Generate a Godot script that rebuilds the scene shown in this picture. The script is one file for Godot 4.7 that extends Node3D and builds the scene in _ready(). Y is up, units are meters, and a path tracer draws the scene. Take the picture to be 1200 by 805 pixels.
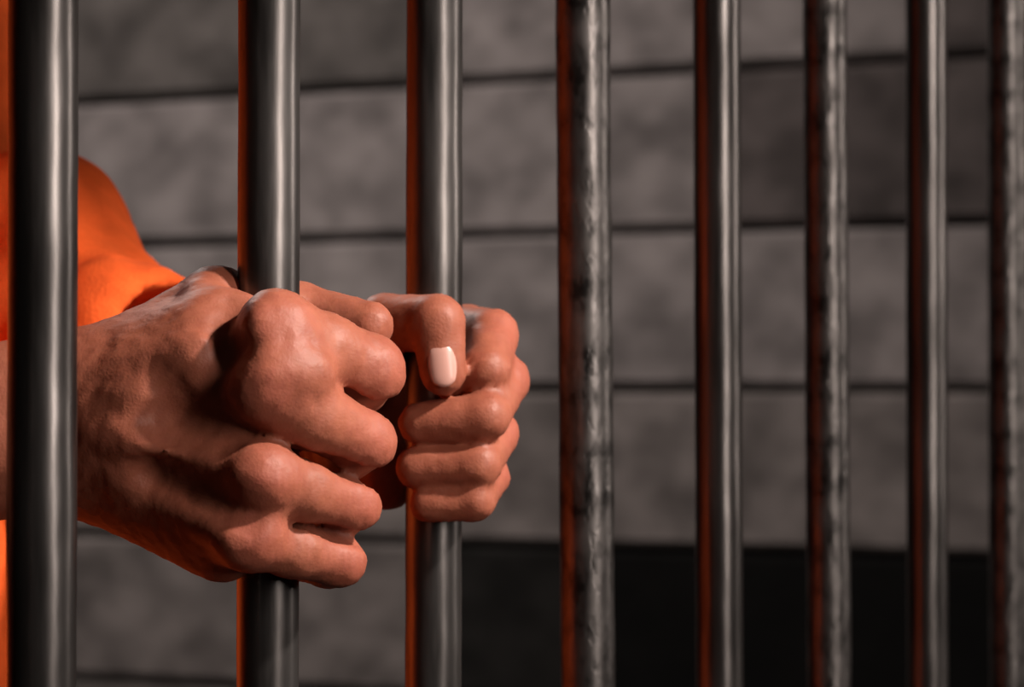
extends Node3D
# A prisoner's hands gripping cell bars. Distances in metres, y up.

const FOCAL := 3600.0          # focal length in pixels of the 1200 x 805 frame
const EYE := Vector3(0, 1.2, 0)
const PITCH := 0.016           # the lens looks up a little: horizon at y = 460
const TURN := -0.4887          # the building is turned 28 degrees to the lens
var lens_basis := Basis(Vector3.RIGHT, PITCH)
var room := Basis(Vector3.UP, TURN)
var M := {}
var tally := {}

# ---------------------------------------------------------------- places
func at(px: float, py: float, depth: float) -> Vector3:
	return EYE + lens_basis * (Vector3((px - 600.0) / FOCAL, -(py - 402.5) / FOCAL, -1.0) * depth)

func in_room(u: float, y: float, w: float) -> Vector3:     # u across the corridor, w towards the back wall
	return room * Vector3(u, y, -w)

func wall_u(px: float) -> float:                            # where a line of sight meets the back wall
	var d := room.inverse() * Vector3((px - 600.0) / FOCAL, 0, -1)
	return d.x * (3.53 / -d.z)

# ---------------------------------------------------------------- naming
func numbered(called: String) -> String:
	var n: int = tally.get(called, 0)
	tally[called] = n + 1
	return called if n == 0 else "%s_%03d" % [called, n]

func tag(o: Node, label: String, category: String, group := "") -> void:
	o.set_meta("label", label)
	o.set_meta("category", category)
	if group != "":
		o.set_meta("group", group)

func put(called: String, mesh: Mesh, material: Material, parent: Node, place := Transform3D()) -> MeshInstance3D:
	var o := MeshInstance3D.new()
	o.name = numbered(called) if parent == self else called
	o.mesh = mesh
	o.material_override = material
	o.transform = place
	parent.add_child(o, true)
	return o

func structure(called: String, mesh: Mesh, material: Material, place := Transform3D()) -> MeshInstance3D:
	var o := put(called, mesh, material, self, place)
	o.set_meta("kind", "structure")
	return o

# ---------------------------------------------------------------- textures and materials
func noise_texture(seed_value: int, frequency: float, octaves: int, colors: Array, stops: Array, kind := FastNoiseLite.TYPE_SIMPLEX_SMOOTH) -> NoiseTexture2D:
	var n := FastNoiseLite.new()
	n.seed = seed_value
	n.noise_type = kind
	n.frequency = frequency
	n.fractal_octaves = octaves
	var g := Gradient.new()
	g.colors = PackedColorArray(colors)
	g.offsets = PackedFloat32Array(stops)
	var t := NoiseTexture2D.new()
	t.width = 512
	t.height = 512
	t.seamless = true
	t.noise = n
	t.color_ramp = g
	return t

func grey(v: float) -> Color:
	return Color(v, v, v)

func stone(tint: Color, seed_value: int) -> StandardMaterial3D:
	var m := StandardMaterial3D.new()
	m.albedo_color = tint
	m.albedo_texture = M.concrete_tone
	m.roughness = 0.9
	m.metallic_specular = 0.3
	m.uv1_triplanar = true
	m.uv1_world_triplanar = true
	m.uv1_scale = Vector3.ONE * 1.6
	m.uv1_offset = Vector3(seed_value * 0.37, seed_value * 0.21, seed_value * 0.53)
	m.heightmap_enabled = true
	m.heightmap_texture = M.concrete_grain
	m.heightmap_scale = 0.12
	return m

func make_materials() -> void:
	M.concrete_tone = noise_texture(11, 0.012, 5, [grey(0.68), grey(0.86), grey(1.0)], [0.2, 0.5, 0.8])
	M.concrete_grain = noise_texture(12, 0.03, 5, [grey(0.2), grey(0.8)], [0.2, 0.8])
	M.block_pale = stone(Color(0.62, 0.59, 0.585), 1)
	M.block_mid = stone(Color(0.55, 0.52, 0.51), 2)
	M.block_dull = stone(Color(0.43, 0.41, 0.40), 3)
	M.block_dark = stone(Color(0.40, 0.37, 0.365), 4)
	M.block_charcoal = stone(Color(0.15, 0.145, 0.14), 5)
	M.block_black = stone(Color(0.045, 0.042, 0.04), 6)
	M.mortar = stone(Color(0.3, 0.285, 0.28), 7)
	M.plaster = stone(Color(0.16, 0.155, 0.15), 8)
	M.screed = stone(Color(0.2, 0.195, 0.19), 9)

	for worn in [false, true]:
		var s := StandardMaterial3D.new()
		s.albedo_color = Color(0.445, 0.43, 0.423)
		s.metallic = 0.9
		s.roughness = 1.0
		s.metallic_specular = 0.5
		s.uv1_triplanar = true
		if worn:
			s.albedo_texture = noise_texture(23, 0.02, 6, [grey(0.5), grey(0.86), grey(1.0)], [0.22, 0.36, 0.7])
			s.roughness_texture = noise_texture(24, 0.015, 5, [grey(0.33), grey(0.5)], [0.25, 0.75])
			s.uv1_scale = Vector3(11, 5, 11)
			s.heightmap_texture = noise_texture(25, 0.03, 5, [grey(0.1), grey(0.75), grey(0.85)], [0.22, 0.42, 0.8])
			s.heightmap_scale = 0.016
		else:
			s.albedo_texture = noise_texture(20, 0.012, 5, [grey(0.72), grey(0.92), grey(1.0)], [0.25, 0.5, 0.8])
			s.roughness_texture = noise_texture(21, 0.01, 4, [grey(0.29), grey(0.39)], [0.25, 0.75])
			s.uv1_scale = Vector3(14, 1.6, 14)
			s.heightmap_texture = noise_texture(22, 0.02, 5, [grey(0.3), grey(0.7)], [0.2, 0.8])
			s.heightmap_scale = 0.012
		s.heightmap_enabled = true
		M["steel_worn" if worn else "steel"] = s

	var skin := StandardMaterial3D.new()
	skin.albedo_color = Color.WHITE
	skin.vertex_color_use_as_albedo = true
	skin.roughness = 0.52
	skin.metallic_specular = 0.4
	skin.subsurf_scatter_enabled = true
	skin.subsurf_scatter_strength = 0.03
	skin.uv1_triplanar = true
	skin.uv1_scale = Vector3.ONE * 22.0
	skin.heightmap_enabled = true
	skin.heightmap_texture = noise_texture(31, 0.06, 4, [grey(0.25), grey(0.75)], [0.25, 0.75])
	skin.heightmap_scale = 0.010
	M.skin = skin

	var nail := StandardMaterial3D.new()
	nail.albedo_color = Color(0.76, 0.57, 0.52)
	nail.roughness = 0.35
	M.nail = nail

	var cloth := StandardMaterial3D.new()
	cloth.albedo_color = Color(0.93, 0.38, 0.16)
	cloth.albedo_texture = noise_texture(41, 0.02, 4, [grey(0.88), grey(1.0)], [0.3, 0.7])
	cloth.roughness = 0.9
	cloth.metallic_specular = 0.25
	cloth.uv1_triplanar = true
	cloth.uv1_scale = Vector3.ONE * 5.0
	cloth.heightmap_enabled = true
	cloth.heightmap_texture = noise_texture(42, 0.2, 2, [grey(0.3), grey(0.7)], [0.2, 0.8])
	cloth.heightmap_scale = 0.05
	M.cloth = cloth

	M.hair = StandardMaterial3D.new()
	M.hair.albedo_color = Color(0.06, 0.045, 0.04)
	M.hair.roughness = 0.6
	M.eye = StandardMaterial3D.new()
	M.eye.albedo_color = Color(0.8, 0.77, 0.73)
	M.eye.roughness = 0.2
	M.shoe = StandardMaterial3D.new()
	M.shoe.albedo_color = Color(0.12, 0.12, 0.13)
	M.shoe.roughness = 0.6
	M.frame = StandardMaterial3D.new()
	M.frame.albedo_color = Color(0.2, 0.2, 0.21)
	M.frame.roughness = 0.5
	M.glow = StandardMaterial3D.new()
	M.glow.albedo_color = Color(0.85, 0.85, 0.85)
	M.glow.emission_enabled = true
	M.glow.emission = Color(1.0, 0.95, 0.92)
	M.glow.emission_energy_multiplier = 1.0

# ---------------------------------------------------------------- simple meshes
func corner(h: Vector3, bevel: float, s: Vector3, axis: int) -> Vector3:
	var p := s * (h - Vector3.ONE * bevel)
	p[axis] += bevel * s[axis]
	return p

func bevel_box(size: Vector3, bevel: float) -> ArrayMesh:
	# a block with chamfered edges: three shrunken faces per axis pair plus the chamfers, as a convex hull of 24 points
	var h := size * 0.5
	var st := SurfaceTool.new()
	st.begin(Mesh.PRIMITIVE_TRIANGLES)
	for axis in 3:
		var b := (axis + 1) % 3
		var c := (axis + 2) % 3
		for s in [-1.0, 1.0]:
			var q: Array[Vector3] = []
			for t in [[-1.0, -1.0], [1.0, -1.0], [1.0, 1.0], [-1.0, 1.0]]:
				var v := Vector3()
				v[axis] = s
				v[b] = t[0]
				v[c] = t[1]
				q.append(corner(h, bevel, v, axis))
			quad_out(st, q)
	for axis in 3:                                  # twelve edge chamfers
		var b := (axis + 1) % 3
		var c := (axis + 2) % 3
		for sb in [-1.0, 1.0]:
			for sc in [-1.0, 1.0]:
				var lo := Vector3()
				lo[axis] = -1.0
				lo[b] = sb
				lo[c] = sc
				var hi := lo
				hi[axis] = 1.0
				var q: Array[Vector3] = [corner(h, bevel, lo, b), corner(h, bevel, hi, b), corner(h, bevel, hi, c), corner(h, bevel, lo, c)]
				quad_out(st, q)
	for sx in [-1.0, 1.0]:
		for sy in [-1.0, 1.0]:
			for sz in [-1.0, 1.0]:
				var q: Array[Vector3] = [corner(h, bevel, Vector3(sx, sy, sz), 0), corner(h, bevel, Vector3(sx, sy, sz), 1), corner(h, bevel, Vector3(sx, sy, sz), 2)]
				quad_out(st, q)
	return st.commit()

func quad_out(st: SurfaceTool, q: Array[Vector3]) -> void:   # a convex face about the origin, wound to face outwards
	var n := (q[1] - q[0]).cross(q[2] - q[0]).normalized()
	if n.dot(q[0] + q[1] + q[2]) < 0.0:
		n = -n
	else:
		q.reverse()
	n = n if n.dot(q[0]) > 0.0 else -n
	for i in range(1, q.size() - 1):
		for v in [q[0], q[i], q[i + 1]]:
			st.set_normal(n)
			st.add_vertex(v)

func bar_mesh(low: Vector3, high: Vector3, radius: float, seed_value: int, rough: float) -> ArrayMesh:
	# a round steel bar, finely ringed where it is seen, with the small dents and swellings of old iron
	var n := FastNoiseLite.new()
	n.seed = seed_value
	n.frequency = 22.0
	n.fractal_octaves = 3
	var heights := PackedFloat32Array()
	var y := 0.0
	while y < 2.7:
		heights.append(y)
		y += 0.003 if y > 0.98 and y < 1.42 else 0.06
	heights.append(2.7)
	var sides := 40
	var v := PackedVector3Array()
	var nn := PackedVector3Array()
	var idx := PackedInt32Array()
	for h in heights:
		var c := low.lerp(high, h / 2.7) - low
		for i in sides:
			var a := TAU * i / sides
			var d := Vector3(cos(a), 0, sin(a))
			var bump := n.get_noise_3d(d.x * 0.02, h, d.z * 0.02) * rough
			v.append(c + d * (radius + bump))
			nn.append(d)
	for r in heights.size() - 1:
		for i in sides:
			var a := r * sides + i
			var b := r * sides + (i + 1) % sides
			idx.append_array([a, b, a + sides, b, b + sides, a + sides])
	return indexed_mesh(v, idx, PackedColorArray())

func indexed_mesh(v: PackedVector3Array, idx: PackedInt32Array, colors: PackedColorArray) -> ArrayMesh:
	var nn := PackedVector3Array()
	nn.resize(v.size())
	for t in range(0, idx.size(), 3):
		var f := (v[idx[t + 2]] - v[idx[t]]).cross(v[idx[t + 1]] - v[idx[t]])
		nn[idx[t]] += f
		nn[idx[t + 1]] += f
		nn[idx[t + 2]] += f
	for i in nn.size():
		nn[i] = nn[i].normalized()
	var arrays := []
	arrays.resize(Mesh.ARRAY_MAX)
	arrays[Mesh.ARRAY_VERTEX] = v
	arrays[Mesh.ARRAY_NORMAL] = nn
	arrays[Mesh.ARRAY_INDEX] = idx
	if colors.size():
		arrays[Mesh.ARRAY_COLOR] = colors
	var m := ArrayMesh.new()
	m.add_surface_from_arrays(Mesh.PRIMITIVE_TRIANGLES, arrays)
	return m

# ---------------------------------------------------------------- bodies: tapered capsules joined smoothly, meshed as surface nets
class Flesh:
	var a := PackedVector3Array()
	var d := PackedVector3Array()
	var inv := PackedFloat32Array()
	var r0 := PackedFloat32Array()
	var r1 := PackedFloat32Array()
	var k := PackedFloat32Array()
	var cut := PackedByteArray()
	var verts := PackedVector3Array()
	var idx := PackedInt32Array()

	func bone(p: Vector3, q: Vector3, ra: float, rb: float, blend: float, is_cut := false) -> void:
		a.append(p)
		d.append(q - p)
		inv.append(1.0 / maxf((q - p).length_squared(), 1e-9))
		r0.append(ra)
		r1.append(rb)
		k.append(blend)
		cut.append(1 if is_cut else 0)

	func chain(points: Array, radii: Array, blend: float) -> void:
		for i in points.size() - 1:
			bone(points[i], points[i + 1], radii[i], radii[i + 1], blend)

	func value(p: Vector3, use: PackedInt32Array) -> float:
		var best := 1.0
		for i in use:
			var t := clampf((p - a[i]).dot(d[i]) * inv[i], 0.0, 1.0)
			var c := p.distance_to(a[i] + d[i] * t) - (r0[i] + (r1[i] - r0[i]) * t)
			var kk := k[i]
			if cut[i]:
				c = -c
				var h := kk - absf(best - c)
				best = maxf(best, c)
				if h > 0.0:
					best += h * h / kk * 0.25
			else:
				var h := kk - absf(best - c)
				best = minf(best, c)
				if h > 0.0:
					best -= h * h / kk * 0.25
		return best

	func mesh(cell: float) -> void:
		verts.clear()
		idx.clear()
		var lo := Vector3.INF
		var hi := -Vector3.INF
		for i in a.size():
			if cut[i]:
				continue
			var r := Vector3.ONE * (maxf(r0[i], r1[i]) + k[i] * 0.5)
			lo = lo.min(a[i] - r).min(a[i] + d[i] - r)
			hi = hi.max(a[i] + r).max(a[i] + d[i] + r)
		const N := 8
		var side := cell * N
		lo -= Vector3.ONE * cell
		var blocks := Vector3i(((hi - lo) / side).ceil()) + Vector3i.ONE
		var half := side * 0.8661
		var where := {}
		var edges := PackedInt64Array()       # packed node, axis and direction
		var field := PackedFloat32Array()
		field.resize((N + 1) * (N + 1) * (N + 1))
		for bz in blocks.z:
			for by in blocks.y:
				for bx in blocks.x:
					var base := lo + Vector3(bx, by, bz) * side
					var mid := base + Vector3.ONE * side * 0.5
					var use := PackedInt32Array()
					var filled := false
					for i in a.size():
						var t := clampf((mid - a[i]).dot(d[i]) * inv[i], 0.0, 1.0)
						var c := mid.distance_to(a[i] + d[i] * t) - (r0[i] + (r1[i] - r0[i]) * t)
						if c < half * 1.15 + k[i] * 2.5 + cell:
							use.append(i)
							if not cut[i]:
								filled = true
					if not filled:
						continue
					if absf(value(mid, use)) > half * 1.3:
						continue
					var s := N + 1
					var n := 0
					for z in s:
						for y in s:
							for x in s:
								field[n] = value(base + Vector3(x, y, z) * cell, use)
								n += 1
					for z in N:
						for y in N:
							for x in N:
								var o := (z * s + y) * s + x
								var f0 := field[o]
								var gx := bx * N + x
								var gy := by * N + y
								var gz := bz * N + z
								var key := (gz * 4096 + gy) * 4096 + gx
								var fx := field[o + 1]
								var fy := field[o + s]
								var fz := field[o + s * s]
								if (f0 < 0.0) != (fx < 0.0):
									edges.append(key * 8 + (1 if f0 < 0.0 else 0))
								if (f0 < 0.0) != (fy < 0.0):
									edges.append(key * 8 + 2 + (1 if f0 < 0.0 else 0))
								if (f0 < 0.0) != (fz < 0.0):
									edges.append(key * 8 + 4 + (1 if f0 < 0.0 else 0))
								var f3 := field[o + 1 + s]
								var f5 := field[o + 1 + s * s]
								var f6 := field[o + s + s * s]
								var f7 := field[o + 1 + s + s * s]
								var inside := int(f0 < 0.0) + int(fx < 0.0) + int(fy < 0.0) + int(f3 < 0.0) + int(fz < 0.0) + int(f5 < 0.0) + int(f6 < 0.0) + int(f7 < 0.0)
								if inside == 0 or inside == 8:
									continue
								var g := [f0, fx, fy, f3, fz, f5, f6, f7]
								var sum := Vector3.ZERO
								var count := 0
								for e in [[0, 1], [2, 3], [4, 5], [6, 7], [0, 2], [1, 3], [4, 6], [5, 7], [0, 4], [1, 5], [2, 6], [3, 7]]:
									var va: float = g[e[0]]
									var vb: float = g[e[1]]
									if (va < 0.0) != (vb < 0.0):
										var t := va / (va - vb)
										var pa := Vector3(e[0] & 1, (e[0] >> 1) & 1, e[0] >> 2)
										var pb := Vector3(e[1] & 1, (e[1] >> 1) & 1, e[1] >> 2)
										sum += pa.lerp(pb, t)
										count += 1
								where[key] = verts.size()
								verts.append(base + (Vector3(x, y, z) + sum / count) * cell)
		for e in edges:
			var key := e >> 3
			var axis := (e & 7) >> 1
			var s1: int = [4096, 4096 * 4096, 1][axis]
			var s2: int = [4096 * 4096, 1, 4096][axis]
			var q0: int = where.get(key, -1)
			var q1: int = where.get(key - s1, -1)
			var q2: int = where.get(key - s1 - s2, -1)
			var q3: int = where.get(key - s2, -1)
			if q0 < 0 or q1 < 0 or q2 < 0 or q3 < 0:
				continue
			if e & 1:
				idx.append_array([q0, q2, q1, q0, q3, q2])
			else:
				idx.append_array([q0, q1, q2, q0, q2, q3])

func flesh_mesh(pieces: Array, displace: float, frequency: float, painted: bool) -> ArrayMesh:
	var v := PackedVector3Array()
	var idx := PackedInt32Array()
	for f: Flesh in pieces:
		var base := v.size()
		v.append_array(f.verts)
		for i in f.idx:
			idx.append(i + base)
	var nn := PackedVector3Array()
	nn.resize(v.size())
	for t in range(0, idx.size(), 3):
		var f := (v[idx[t + 2]] - v[idx[t]]).cross(v[idx[t + 1]] - v[idx[t]])
		for j in 3:
			nn[idx[t + j]] += f
	var n := FastNoiseLite.new()
	n.seed = 5
	n.frequency = frequency
	n.fractal_octaves = 3
	var colors := PackedColorArray()
	for i in v.size():
		v[i] += nn[i].normalized() * n.get_noise_3dv(v[i]) * displace
		if painted:
			colors.append(skin_tone(v[i]))
	return indexed_mesh(v, idx, colors)

var blotch := FastNoiseLite.new()
var joints := PackedVector3Array()
func skin_tone(p: Vector3) -> Color:
	# warm brown skin, mottled, redder over the knuckles; linear values
	var m := blotch.get_noise_3dv(p * 60.0) * 0.5 + blotch.get_noise_3dv(p * 240.0) * 0.35
	var c := Color(0.26, 0.075, 0.043).lerp(Color(0.36, 0.115, 0.068), clampf(0.5 + m, 0, 1))
	var red := 0.0
	for j in joints:
		red = maxf(red, 1.0 - p.distance_to(j) / 0.017)
	return c.lerp(Color(0.385, 0.098, 0.066), clampf(red, 0, 1) * 0.45)

func _ready() -> void:
	# ------------------------------------------------------------ camera, air, light, exposure
	var cam := Camera3D.new()
	cam.name = "camera"
	add_child(cam)
	cam.transform = Transform3D(lens_basis, EYE)
	cam.near = 0.05
	cam.far = 50.0
	var optics := CameraAttributesPhysical.new()
	optics.frustum_focal_length = 108.0
	optics.frustum_focus_distance = 1.0
	optics.exposure_aperture = 16.0
	cam.attributes = optics
	cam.fov = rad_to_deg(2.0 * atan(402.5 / FOCAL))
	cam.current = true

	var air := WorldEnvironment.new()
	air.name = "air"
	var e := Environment.new()
	e.background_mode = Environment.BG_COLOR
	e.background_color = Color(0.01, 0.01, 0.01)
	e.tonemap_mode = Environment.TONE_MAPPER_LINEAR
	e.tonemap_exposure = 1.0
	e.sdfgi_enabled = true
	e.ssao_enabled = true
	e.ssil_enabled = true
	air.environment = e
	add_child(air)

	# daylight from two tall frosted slit windows across the corridor
	for d in [[0.35, 2.3], [2.55, 1.3]]:
		var day := AreaLight3D.new()
		day.name = numbered("corridor_window_light")
		day.area_size = Vector2(0.2, 1.16)
		day.light_color = Color(1.0, 0.94, 0.9)
		day.light_energy = d[1]
		day.area_range = 12.0
		day.shadow_enabled = true
		day.transform = Transform3D(room * Basis(Vector3.UP, PI / 2), in_room(1.27, 1.75, d[0]))
		add_child(day)

	make_materials()
	build_room()
	build_bars()
	build_person()
	build_lamp(-2.35, 2.3, 0.44, 0.44, 2.6, "flat square lamp on the cell ceiling above the block wall")
	build_spot(in_room(0.78, 2.3, 1.04), at(268, 415, 1.07))

# ---------------------------------------------------------------- the room
const U0 := -3.2
const U1 := 1.3
const W0 := -1.6
const W1 := 3.53
const TOP := 2.7

func slab(called: String, size: Vector3, u: float, y: float, w: float, material: Material) -> MeshInstance3D:
	var b := BoxMesh.new()
	b.size = size
	return structure(called, b, material, Transform3D(room, in_room(u, y, w)))

func wall_section(wall: Node3D, t: Array) -> void:
	var b := BoxMesh.new()
	b.size = Vector3(0.2, t[3] - t[2], t[1] - t[0])
	put("wall_section", b, M.plaster, wall, Transform3D(Basis(), Vector3(0, (t[2] + t[3]) / 2, -(t[0] + t[1]) / 2)))

func build_room() -> void:
	var long := W1 - W0
	var wide := U1 - U0
	slab("floor", Vector3(wide + 0.4, 0.2, long + 0.6), (U0 + U1) / 2, -0.1, (W0 + W1) / 2, M.screed)
	slab("ceiling", Vector3(wide + 0.4, 0.2, long + 0.6), (U0 + U1) / 2, TOP + 0.1, (W0 + W1) / 2, M.plaster)
	slab("wall_left", Vector3(0.2, TOP, long), U0 - 0.1, TOP / 2, (W0 + W1) / 2, M.plaster)
	slab("wall_front", Vector3(wide, TOP, 0.2), (U0 + U1) / 2, TOP / 2, W0 - 0.1, M.plaster)
	# the corridor wall with its window opening
	var wall := Node3D.new()
	wall.name = "wall_right"
	wall.set_meta("kind", "structure")
	wall.transform = Transform3D(room, in_room(U1 + 0.1, 0, 0))
	add_child(wall)
	var slits := [0.35, 2.55]
	var edge := W0
	for w in slits:
		for t in [[edge, w - 0.1, 0.0, TOP], [w - 0.1, w + 0.1, 0.0, 1.17], [w - 0.1, w + 0.1, 2.33, TOP]]:
			wall_section(wall, t)
		edge = w + 0.1
	wall_section(wall, [edge, W1, 0.0, TOP])
	for n in slits.size():
		var win := Node3D.new()
		win.name = "window_%d" % (n + 1)
		win.set_meta("kind", "structure")
		win.transform = Transform3D(room, in_room(U1 + 0.06, 1.75, slits[n]))
		add_child(win)
		for t in [[0.0, 0.57, 0.2, 0.02], [0.0, -0.57, 0.2, 0.02], [0.09, 0.0, 0.02, 1.12], [-0.09, 0.0, 0.02, 1.12]]:
			put("window_frame", bevel_box(Vector3(0.06, t[3], t[2]), 0.004), M.frame, win, Transform3D(Basis(), Vector3(0, t[1], t[0])))
		var pane := BoxMesh.new()
		pane.size = Vector3(0.012, 1.12, 0.16)
		put("pane", pane, M.glow, win)

	# the back wall: long concrete blocks laid in courses with raked joints
	var back := slab("wall_back", Vector3(wide, TOP, 0.2), (U0 + U1) / 2, TOP / 2, W1 + 0.13, M.mortar)
	var rng := RandomNumberGenerator.new()
	rng.seed = 77
	# joints (pixel of the line of sight) and tones of the courses in view, counted from the joint at eye level
	var seen := {
		2: [[-60, 509, 1086, 1500], ["block_dull", "block_pale", "block_dark"]],
		1: [[-200, 315, 840, 1330], ["block_pale", "block_pale", "block_dark"]],
		0: [[-330, 160, 684, 1180], ["block_mid", "block_pale", "block_pale"]],
		-1: [[-90, 509, 968, 1450], ["block_mid", "block_mid", "block_mid"]],
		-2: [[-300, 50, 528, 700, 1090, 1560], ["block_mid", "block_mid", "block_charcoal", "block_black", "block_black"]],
		-3: [[-40, 509, 968, 1400], ["block_dull", "block_dark", "block_dark"]],
	}
	for course in range(-6, 7):
		var y0 := 1.204 + 0.2 * course
		var cuts: Array[float] = []
		var tones: Array[String] = []
		if seen.has(course):
			for px in seen[course][0]:
				cuts.append(wall_u(px))
			for t in seen[course][1]:
				tones.append(t)
		else:
			cuts.append(U0 + 0.9 + rng.randf() * 0.5)
		while cuts[0] > U0 + 0.9:
			cuts.push_front(cuts[0] - rng.randf_range(0.55, 0.7))
			tones.push_front(["block_mid", "block_dull", "block_pale"][rng.randi() % 3])
		cuts[0] = U0
		while cuts[-1] < U1 - 0.9:
			cuts.append(cuts[-1] + rng.randf_range(0.55, 0.7))
			tones.append(["block_mid", "block_dull", "block_dark"][rng.randi() % 3])
		if cuts[-1] < U1:
			cuts.append(U1)
			tones.append("block_dull")
		for i in cuts.size() - 1:
			var length: float = cuts[i + 1] - cuts[i] - 0.010
			var size := Vector3(length, 0.191, 0.07)
			var proud := rng.randf_range(-0.004, 0.004)
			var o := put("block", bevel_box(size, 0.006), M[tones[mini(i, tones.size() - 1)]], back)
			o.transform = Transform3D(Basis(Vector3(0, 0, 1), rng.randf_range(-0.003, 0.003)), Vector3((cuts[i] + cuts[i + 1]) / 2 - (U0 + U1) / 2, y0 + 0.1 - TOP / 2, 0.1 + 0.03 - 0.035 + 0.035 + proud))

# ---------------------------------------------------------------- the bars
func build_bars() -> void:
	# centre at the top and at the bottom of the frame
	var tops := [-234.0, 50.0, 315.0, 509.0, 683.0, 840.0, 967.0, 1086.0, 1180.0, 1270.0, 1352.0, 1428.0]
	var feet := [-234.0, 49.0, 314.0, 508.0, 689.0, 843.0, 971.0, 1086.0, 1181.0, 1270.0, 1352.0, 1428.0]
	var labels := ["steel cell bar at the elbow side of the bare forearm, before the bar crossing it", "dark steel cell bar in front of the bare forearm, beside the orange sleeve",
		"dark steel cell bar gripped by the fist whose back of the hand shows",
		"dark steel cell bar gripped by the fist whose thumbnail shows",
		"pitted worn steel cell bar, first ungripped one past the thumbnail fist",
		"smooth steel cell bar with a narrow bright streak, second ungripped one past the fists",
		"mottled worn steel cell bar, third ungripped one past the fists",
		"smooth steel cell bar, fourth ungripped one past the fists",
		"steel cell bar, fifth ungripped one past the fists",
		"plain steel cell bar, sixth ungripped one past the fists",
		"plain steel cell bar, seventh ungripped one past the fists",
		"plain steel cell bar, eighth ungripped one past the fists"]
	for i in tops.size():
		var k := i - 1
		var depth := 0.9 * (1.0 + 0.118 * k)
		var p := at(tops[i], 0, depth)
		var q := at(feet[i], 805, depth)
		var slope := (p - q) / (p.y - q.y)
		slope.z = 0.0                                # plumb in depth
		var low := q - slope * q.y
		var high := low + slope * 2.7
		low.z = -depth
		high.z = -depth
		var worn := i in [4, 6, 8]
		var o := put("cell_bar", bar_mesh(low, high, 0.0102 if i != 4 else 0.0108, 100 + i, 0.0004 if worn else 0.00025), M.steel_worn if worn else M.steel, self, Transform3D(Basis(), low))
		tag(o, labels[i], "cell bar", "row of cell bars")

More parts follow.
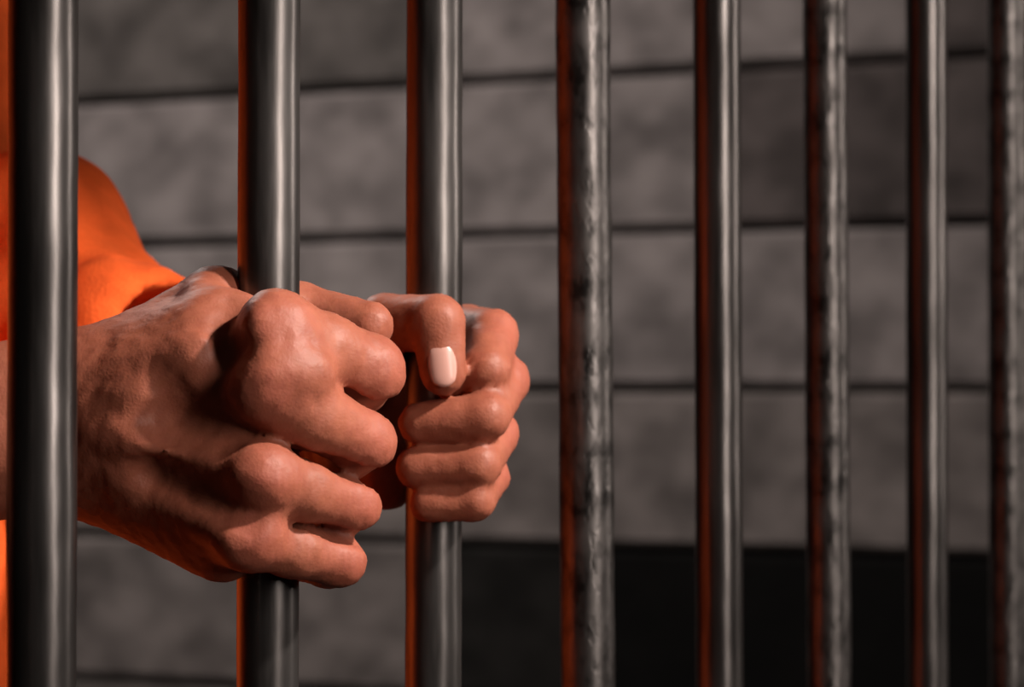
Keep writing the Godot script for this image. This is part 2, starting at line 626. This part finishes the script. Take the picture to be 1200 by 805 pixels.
# ---------------------------------------------------------------- the prisoner
func hands() -> Array:
	# the hand on the second bar, back towards the lens
	var f := Flesh.new()
	var elbow := Vector3(-0.401, 1.155, -0.998)
	var k := 0.010
	# forearm and wrist
	f.bone(elbow, at(70, 465, 1.005), 0.040, 0.0195, 0.02)
	f.bone(elbow, at(70, 525, 1.005), 0.038, 0.0195, 0.02)
	f.bone(at(70, 465, 1.005), at(150, 468, 0.995), 0.0195, 0.017, k)
	f.bone(at(70, 525, 1.005), at(150, 530, 0.995), 0.0195, 0.016, k)
	# metacarpals, fanned from the wrist to the knuckles
	var mcp := [at(318, 388, 0.972), at(308, 455, 0.963), at(306, 556, 0.963), at(290, 630, 0.969)]
	var root := [at(140, 446, 0.994), at(135, 478, 0.990), at(132, 512, 0.991), at(130, 545, 0.997)]
	for i in 4:
		f.bone(root[i], mcp[i], 0.0135, [0.0118, 0.0118, 0.0108, 0.0098][i], k)
	# the palm behind them
	for i in 4:
		f.bone(root[i] + Vector3(0, 0, -0.012), mcp[i] + Vector3(-0.012, 0, -0.016), 0.014, 0.010, k)
	f.bone(at(125, 560, 1.003), at(262, 638, 0.988), 0.0135, 0.0115, k)       # edge of the hand
	f.bone(at(130, 432, 1.004), at(252, 354, 1.010), 0.0135, 0.0112, k)       # thumb metacarpal
	f.bone(at(185, 425, 0.993), at(262, 374, 0.987), 0.0125, 0.0105, k)       # web between thumb and index
	# knuckle heads and tendons
	f.bone(mcp[0] + Vector3(-0.004, -0.004, -0.002), mcp[1] + Vector3(0.002, 0.004, -0.001), 0.0102, 0.0108, k)
	f.bone(mcp[0] + Vector3(0.012, -0.006, -0.004), mcp[1] + Vector3(0.014, 0.004, -0.003), 0.0085, 0.009, k)
	f.bone(at(190, 528, 0.984), mcp[2] + Vector3(-0.004, 0, 0.001), 0.0095, 0.0104, k)
	for i in [0, 3]:
		f.bone(mcp[i] + Vector3(0, 0.001, 0.003), mcp[i] + Vector3(0.003, 0.001, 0.003), [0.0098, 0.0098, 0.0088, 0.0080][i], [0.0098, 0.0098, 0.0088, 0.0080][i], 0.009)
	f.bone(at(150, 432, 0.981), at(300, 384, 0.961), 0.0028, 0.0024, 0.009)
	f.bone(at(150, 470, 0.977), at(280, 452, 0.950), 0.0028, 0.0024, 0.009)
	f.bone(at(120, 508, 0.978), at(280, 552, 0.951), 0.0030, 0.0026, 0.009)
	f.bone(at(125, 540, 0.984), at(270, 624, 0.960), 0.0028, 0.0024, 0.009)
	f.bone(at(235, 345, 0.998), at(252, 400, 0.984), 0.0035, 0.0028, 0.008)   # ridge of the thumb's tendon
	f.bone(at(150, 410, 0.985), at(205, 420, 0.975), 0.0018, 0.0016, 0.006)   # veins
	f.bone(at(205, 420, 0.975), at(240, 470, 0.963), 0.0016, 0.0016, 0.006)
	# hollows between the knuckles
	f.bone(at(200, 481, 0.9625), at(318, 512, 0.9465), 0.009, 0.0125, 0.012, true)
	f.bone(at(272, 345, 0.977), at(266, 440, 0.957), 0.0032, 0.002, 0.016, true)
	f.bone(at(180, 560, 0.971), at(278, 592, 0.952), 0.003, 0.005, 0.013, true)
	# fingers
	var g := 0.0035
	f.chain([mcp[0], at(380, 412, 0.981), at(431, 435, 0.990), at(420, 450, 1.018), at(372, 446, 1.034)], [0.0115, 0.0118, 0.0116, 0.0098, 0.0080], g)
	f.chain([mcp[1], at(365, 488, 0.972), at(425, 517, 0.987), at(408, 528, 1.014), at(356, 526, 1.034)], [0.0114, 0.0110, 0.0105, 0.0092, 0.0080], g)
	f.chain([mcp[2], at(356, 575, 0.974), at(411, 592, 0.987), at(396, 600, 1.012), at(352, 598, 1.032)], [0.0104, 0.0098, 0.0092, 0.0086, 0.0076], g)
	f.chain([mcp[3], at(345, 644, 0.979), at(397, 656, 0.990), at(384, 660, 1.010), at(346, 656, 1.028)], [0.0094, 0.0088, 0.0084, 0.0076, 0.0068], g)
	f.chain([at(252, 354, 1.010), at(350, 366, 1.036), at(432, 382, 1.024)], [0.0112, 0.0096, 0.0085], 0.004)
	# clefts between the fingers
	f.bone(at(366, 434, 0.976), at(462, 492, 0.997), 0.0022, 0.0078, 0.004, true)
	f.bone(at(346, 527, 0.969), at(442, 558, 0.990), 0.0016, 0.0052, 0.004, true)
	f.bone(at(332, 609, 0.972), at(427, 627, 0.990), 0.0013, 0.0040, 0.004, true)
	f.mesh(0.0016)
	for j in mcp:
		joints.append(j + Vector3(0.003, 0, 0.011))
	for j in [at(455, 436, 0.985), at(442, 517, 0.98), at(428, 594, 0.98), at(412, 656, 0.985)]:
		joints.append(j)

	# the hand on the third bar, thumb and fingertips towards the lens
	var h := Flesh.new()
	var far_elbow := Vector3(-0.262, 1.192, -1.33)
	var wrist := at(352, 484, 1.185)
	h.bone(far_elbow, wrist + Vector3(0, 0.009, 0), 0.040, 0.019, 0.02)
	h.bone(far_elbow, wrist - Vector3(0, 0.009, 0), 0.040, 0.019, 0.02)
	var knuckle := [at(545, 392, 1.150), at(558, 444, 1.152), at(550, 505, 1.152), at(540, 556, 1.148)]
	for i in 4:
		var b: Vector3 = wrist + Vector3(0.006, 0.016 - 0.011 * i, 0)
		h.bone(b, knuckle[i], 0.015, [0.0112, 0.0115, 0.011, 0.0098][i], k)
	h.bone(at(395, 440, 1.150), at(436, 410, 1.122), 0.017, 0.0132, k)          # ball of the thumb
	h.bone(at(395, 535, 1.155), at(452, 560, 1.136), 0.015, 0.012, k)           # heel of the hand
	h.bone(at(400, 420, 1.130), at(452, 380, 1.102), 0.013, 0.0108, k)
	g = 0.0016
	h.chain([knuckle[0], at(577, 393, 1.114), at(570, 434, 1.093), at(532, 448, 1.100)], [0.0112, 0.0095, 0.0086, 0.0074], g)
	h.chain([knuckle[1], at(590, 446, 1.108), at(568, 489, 1.087), at(492, 496, 1.090)], [0.0115, 0.0093, 0.0086, 0.0077], g)
	h.chain([knuckle[2], at(579, 508, 1.109), at(560, 545, 1.088), at(488, 548, 1.091)], [0.011, 0.0089, 0.0082, 0.0075], g)
	h.chain([knuckle[3], at(571, 558, 1.110), at(556, 586, 1.090), at(502, 590, 1.091)], [0.0098, 0.0080, 0.0075, 0.0068], g)
	h.chain([at(452, 380, 1.102), at(512, 378, 1.085), at(519, 436, 1.083)], [0.0108, 0.0098, 0.0082], 0.002)
	h.mesh(0.0018)
	for j in [at(600, 390, 1.106), at(612, 444, 1.104), at(602, 506, 1.104), at(592, 556, 1.106)]:
		joints.append(j)
	return [f, h, elbow, far_elbow]

func nail(parent: Node, root: Vector3, tip: Vector3, out: Vector3, radius: float, width: float, length: float) -> void:
	# a curved plate seated on the finger's end, 0.8 mm thick at the rim
	var axis := (tip - root).normalized()
	out = (out - axis * out.dot(axis)).normalized()
	var side := axis.cross(out)
	var v := PackedVector3Array()
	var idx := PackedInt32Array()
	var n := 14
	for layer in 2:
		for i in n + 1:
			for j in n + 1:
				var s := i / float(n) * 2.0 - 1.0
				var t := j / float(n) * 2.0 - 1.0
				var x := s * sqrt(1.0 - 0.42 * t * t)
				var y := t * sqrt(1.0 - 0.42 * s * s)
				var turn := x * width * 0.5 / radius
				var dip := 0.0004 * y * y + (0.0014 if layer == 1 else 0.0) + (0.0006 * pow(maxf(absf(s), absf(t)), 6.0))
				v.append(tip + axis * (y * length * 0.5 - 0.001) + (out * cos(turn) + side * sin(turn)) * (radius - dip))
	var w := n + 1
	var layer_size := w * w
	for i in n:
		for j in n:
			var a := i * w + j
			idx.append_array([a, a + w, a + 1, a + 1, a + w, a + w + 1])
			a += layer_size
			idx.append_array([a, a + 1, a + w, a + 1, a + w + 1, a + w])
	for i in n:
		for rim in [[i, i + 1], [n * w + i, n * w + i + 1], [i * w, i * w + w], [i * w + n, i * w + w + n]]:
			idx.append_array([rim[0], rim[1], rim[0] + layer_size, rim[1], rim[1] + layer_size, rim[0] + layer_size])
	var o := put("fingernail", indexed_mesh(v, idx, PackedColorArray()), M.nail, parent)
	o.set_meta("label", "pale thumbnail catching the light")

func build_person() -> void:
	blotch.seed = 9
	blotch.frequency = 1.0
	blotch.fractal_octaves = 3
	var man := Node3D.new()
	man.name = "person"
	add_child(man)
	tag(man, "person in orange prison clothes gripping two cell bars with both fists", "person")
	var ahead := Vector3(0.883, 0, 0.469)
	var right := Vector3(-0.469, 0, 0.883)
	var c := Vector3(-0.43, 0, -1.26)
	var made := hands()
	var elbow: Vector3 = made[2]
	var far_elbow: Vector3 = made[3]
	var shoulder := c + right * 0.185 + Vector3(0, 1.41, 0)
	var far_shoulder := c - right * 0.175 + ahead * 0.08 + Vector3(0, 1.41, 0)

	# trunk, neck, head and legs: under the clothes except the head
	var b := Flesh.new()
	b.bone(c + right * 0.08 + Vector3(0, 1.3, 0), c - right * 0.08 + Vector3(0, 1.3, 0), 0.095, 0.095, 0.06)
	b.bone(c + right * 0.07 + Vector3(0, 1.05, 0), c - right * 0.07 + Vector3(0, 1.05, 0), 0.092, 0.092, 0.06)
	b.bone(c + Vector3(0, 1.05, 0), c + Vector3(0, 1.35, 0), 0.10, 0.10, 0.05)
	b.bone(shoulder, c + Vector3(0, 1.44, 0), 0.045, 0.05, 0.04)
	b.bone(far_shoulder, c + Vector3(0, 1.44, 0), 0.045, 0.05, 0.04)
	b.bone(shoulder, elbow, 0.045, 0.036, 0.02)
	b.bone(far_shoulder, far_elbow, 0.045, 0.036, 0.02)
	b.bone(c + Vector3(0, 1.42, 0), c + ahead * 0.02 + Vector3(0, 1.56, 0), 0.055, 0.05, 0.03)
	for s in [-1.0, 1.0]:
		var hip: Vector3 = c + right * s * 0.085 + Vector3(0, 0.9, 0)
		b.chain([hip, c + right * s * 0.1 + ahead * 0.02 + Vector3(0, 0.48, 0), c + right * s * 0.1 + Vector3(0, 0.1, 0)], [0.08, 0.052, 0.04], 0.03)
	b.mesh(0.014)
	var head := Flesh.new()
	var face := c + ahead * 0.03 + Vector3(0, 1.66, 0)
	head.bone(c + Vector3(0, 1.45, 0), face + Vector3(0, -0.03, 0), 0.052, 0.055, 0.03)
	head.bone(face - ahead * 0.025 + Vector3(0, 0.03, 0), face + ahead * 0.015 + Vector3(0, 0.025, 0), 0.078, 0.072, 0.02)
	head.bone(face + ahead * 0.02 + Vector3(0, 0.02, 0), face + ahead * 0.048 + Vector3(0, -0.072, 0), 0.06, 0.03, 0.03)
	head.bone(face + ahead * 0.088 + Vector3(0, 0.02, 0), face + ahead * 0.104 + Vector3(0, -0.018, 0), 0.008, 0.012, 0.012)
	for s in [-1.0, 1.0]:
		head.bone(face + right * s * 0.012 + ahead * 0.093 + Vector3(0, -0.022, 0), face + right * s * 0.013 + ahead * 0.092 + Vector3(0, -0.021, 0), 0.007, 0.007, 0.008)
		head.bone(face + right * s * 0.01 + ahead * 0.083 + Vector3(0, 0.034, 0), face + right * s * 0.045 + ahead * 0.066 + Vector3(0, 0.034, 0), 0.009, 0.008, 0.012)
		head.bone(face + right * s * 0.032 + ahead * 0.09 + Vector3(0, 0.016, 0), face + right * s * 0.034 + ahead * 0.089 + Vector3(0, 0.016, 0), 0.012, 0.012, 0.012, true)
		head.bone(face + right * s * 0.076 + Vector3(0, 0.02, 0), face + right * s * 0.076 + ahead * 0.004 + Vector3(0, -0.02, 0), 0.014, 0.009, 0.006)
	head.bone(face + right * 0.022 + ahead * 0.078 + Vector3(0, -0.046, 0), face - right * 0.022 + ahead * 0.078 + Vector3(0, -0.046, 0), 0.007, 0.007, 0.006)
	head.bone(face + right * 0.02 + ahead * 0.076 + Vector3(0, -0.058, 0), face - right * 0.02 + ahead * 0.076 + Vector3(0, -0.058, 0), 0.007, 0.007, 0.004)
	head.mesh(0.005)
	put("body", flesh_mesh([made[0], made[1], b, head], 0.0004, 160.0, true), M.skin, man)
	for s in [-1.0, 1.0]:
		var ball := SphereMesh.new()
		ball.radius = 0.012
		ball.height = 0.024
		put("eye", ball, M.eye, man, Transform3D(Basis(), face + right * s * 0.033 + ahead * 0.071 + Vector3(0, 0.016, 0)))
	nail(man, at(512, 378, 1.085), at(518, 434, 1.083), at(528, 420, 1.0) - at(519, 420, 1.083), 0.0092, 0.0118, 0.0156)

	# cropped hair
	var hair := Flesh.new()
	hair.bone(face - ahead * 0.028 + Vector3(0, 0.038, 0), face + ahead * 0.004 + Vector3(0, 0.045, 0), 0.081, 0.074, 0.02)
	hair.bone(face + ahead * 0.1 + Vector3(0, -0.01, 0), face + ahead * 0.04 + Vector3(0, -0.05, 0), 0.06, 0.06, 0.01, true)
	hair.mesh(0.008)
	put("hair", flesh_mesh([hair], 0.002, 90.0, false), M.hair, man)

	# loose orange shirt with wide sleeves
	var shirt := Flesh.new()
	shirt.bone(c + right * 0.085 + Vector3(0, 1.30, 0), c - right * 0.085 + Vector3(0, 1.30, 0), 0.115, 0.115, 0.06)
	shirt.bone(c + right * 0.08 + ahead * 0.11 + Vector3(0, 1.16, 0), c - right * 0.08 + ahead * 0.11 + Vector3(0, 1.16, 0), 0.112, 0.112, 0.06)
	shirt.bone(c + right * 0.085 + ahead * 0.105 + Vector3(0, 1.02, 0), c - right * 0.085 + ahead * 0.105 + Vector3(0, 1.02, 0), 0.118, 0.118, 0.06)
	shirt.bone(c + right * 0.09 + ahead * 0.08 + Vector3(0, 0.90, 0), c - right * 0.09 + ahead * 0.08 + Vector3(0, 0.90, 0), 0.118, 0.118, 0.06)
	shirt.bone(c + right * 0.09 + Vector3(0, 1.38, 0), c - right * 0.09 + Vector3(0, 1.38, 0), 0.108, 0.108, 0.06)
	shirt.bone(shoulder, c + Vector3(0, 1.45, 0), 0.064, 0.062, 0.05)
	shirt.bone(far_shoulder, c + Vector3(0, 1.45, 0), 0.064, 0.062, 0.05)
	shirt.bone(shoulder, shoulder.lerp(elbow, 0.8), 0.066, 0.062, 0.03)
	shirt.bone(c + Vector3(0, 1.47, 0), c + ahead * 0.03 + Vector3(0, 1.7, 0), 0.06, 0.06, 0.012, true)
	shirt.mesh(0.010)
	# the far sleeve: baggy at the crook of the arm, ending in a turned cuff
	var sleeve := Flesh.new()
	var hem := at(150, 428, 1.232)
	sleeve.bone(far_shoulder, far_elbow + Vector3(0.0, 0.02, 0.01), 0.06, 0.05, 0.03)
	sleeve.bone(far_elbow + Vector3(0.005, 0.012, 0.01), hem, 0.052, 0.036, 0.09)
	sleeve.bone(at(60, 260, 1.29), at(150, 370, 1.25), 0.030, 0.020, 0.03)
	sleeve.bone(at(110, 450, 1.245), at(152, 420, 1.232), 0.0455, 0.041, 0.001)
	sleeve.bone(hem.lerp(far_elbow, -0.06), hem.lerp(far_elbow, -0.8), 0.027, 0.036, 0.003, true)
	sleeve.mesh(0.004)
	put("shirt", flesh_mesh([shirt, sleeve], 0.006, 14.0, false), M.cloth, man)

	var legs := Flesh.new()
	legs.bone(c + right * 0.075 + Vector3(0, 0.9, 0), c - right * 0.075 + Vector3(0, 0.9, 0), 0.105, 0.105, 0.05)
	for s in [-1.0, 1.0]:
		legs.chain([c + right * s * 0.09 + Vector3(0, 0.84, 0), c + right * s * 0.105 + ahead * 0.02 + Vector3(0, 0.48, 0), c + right * s * 0.105 + Vector3(0, 0.12, 0)], [0.1, 0.08, 0.07], 0.03)
	legs.mesh(0.014)
	put("trousers", flesh_mesh([legs], 0.008, 10.0, false), M.cloth, man)
	for s in [-1.0, 1.0]:
		var shoe := Flesh.new()
		shoe.bone(c + right * s * 0.105 - ahead * 0.03 + Vector3(0, 0.04, 0), c + right * s * 0.115 + ahead * 0.14 + Vector3(0, 0.035, 0), 0.04, 0.035, 0.02)
		shoe.bone(c + right * s * 0.105 + Vector3(0, 0.06, 0), c + right * s * 0.105 + Vector3(0, 0.11, 0), 0.042, 0.042, 0.03)
		shoe.mesh(0.008)
		put("shoe", flesh_mesh([shoe], 0.0, 10.0, false), M.shoe, man)

# ---------------------------------------------------------------- ceiling lamps
func build_lamp(u: float, w: float, wide: float, long: float, energy: float, label: String) -> void:
	var lamp := Node3D.new()
	lamp.name = numbered("ceiling_lamp")
	add_child(lamp)
	lamp.transform = Transform3D(room, in_room(u, TOP, w))
	tag(lamp, label, "lamp")
	put("housing", bevel_box(Vector3(wide + 0.06, 0.06, long + 0.06), 0.01), M.frame, lamp, Transform3D(Basis(), Vector3(0, -0.03, 0)))
	put("diffuser", bevel_box(Vector3(wide, 0.02, long), 0.006), M.glow, lamp, Transform3D(Basis(), Vector3(0, -0.07, 0)))
	var l := AreaLight3D.new()
	l.name = "lamp_light"
	l.area_size = Vector2(wide, long)
	l.light_color = Color(1.0, 0.95, 0.92)
	l.light_energy = energy
	l.area_range = 12.0
	l.shadow_enabled = true
	l.transform = Transform3D(Basis(Vector3.RIGHT, -PI / 2), Vector3(0, -0.085, 0))
	lamp.add_child(l)

func build_spot(place: Vector3, target: Vector3) -> void:
	# a can spotlight hung from the corridor ceiling, trained on the hands
	var lamp := Node3D.new()
	lamp.name = "spot_lamp"
	add_child(lamp)
	lamp.position = place
	tag(lamp, "dark can spotlight hung from the corridor ceiling in front of the bars", "lamp")
	var aim := Basis.looking_at(target - place)
	var can := CSGPolygon3D.new()
	can.name = "housing"
	can.polygon = PackedVector2Array([Vector2(0, 0.13), Vector2(0.045, 0.125), Vector2(0.075, 0.09), Vector2(0.08, -0.06), Vector2(0.074, -0.06), Vector2(0.068, 0.0), Vector2(0, 0.0)])
	can.mode = CSGPolygon3D.MODE_SPIN
	can.spin_sides = 32
	can.smooth_faces = true
	can.material = M.frame
	can.transform = Transform3D(aim * Basis(Vector3.RIGHT, PI / 2), Vector3.ZERO)
	lamp.add_child(can)
	var disc := CylinderMesh.new()
	disc.top_radius = 0.06
	disc.bottom_radius = 0.06
	disc.height = 0.008
	put("lamp_lens", disc, M.glow, lamp, Transform3D(aim * Basis(Vector3.RIGHT, PI / 2), aim * Vector3(0, 0, -0.012)))
	var stem := CylinderMesh.new()
	stem.top_radius = 0.008
	stem.bottom_radius = 0.008
	stem.height = TOP - place.y - 0.05
	put("stem", stem, M.frame, lamp, Transform3D(Basis(), Vector3(0, (TOP - place.y + 0.05) / 2, 0)))
	var l := SpotLight3D.new()
	l.name = "spot_light"
	l.light_color = Color(1.0, 0.95, 0.91)
	l.light_energy = 5.4
	l.light_size = 0.06
	l.spot_range = 12.0
	l.spot_attenuation = 2.0
	l.spot_angle = 6.8
	l.spot_angle_attenuation = 0.5
	l.shadow_enabled = true
	l.transform = Transform3D(aim, aim * Vector3(0, 0, -0.09))
	lamp.add_child(l)
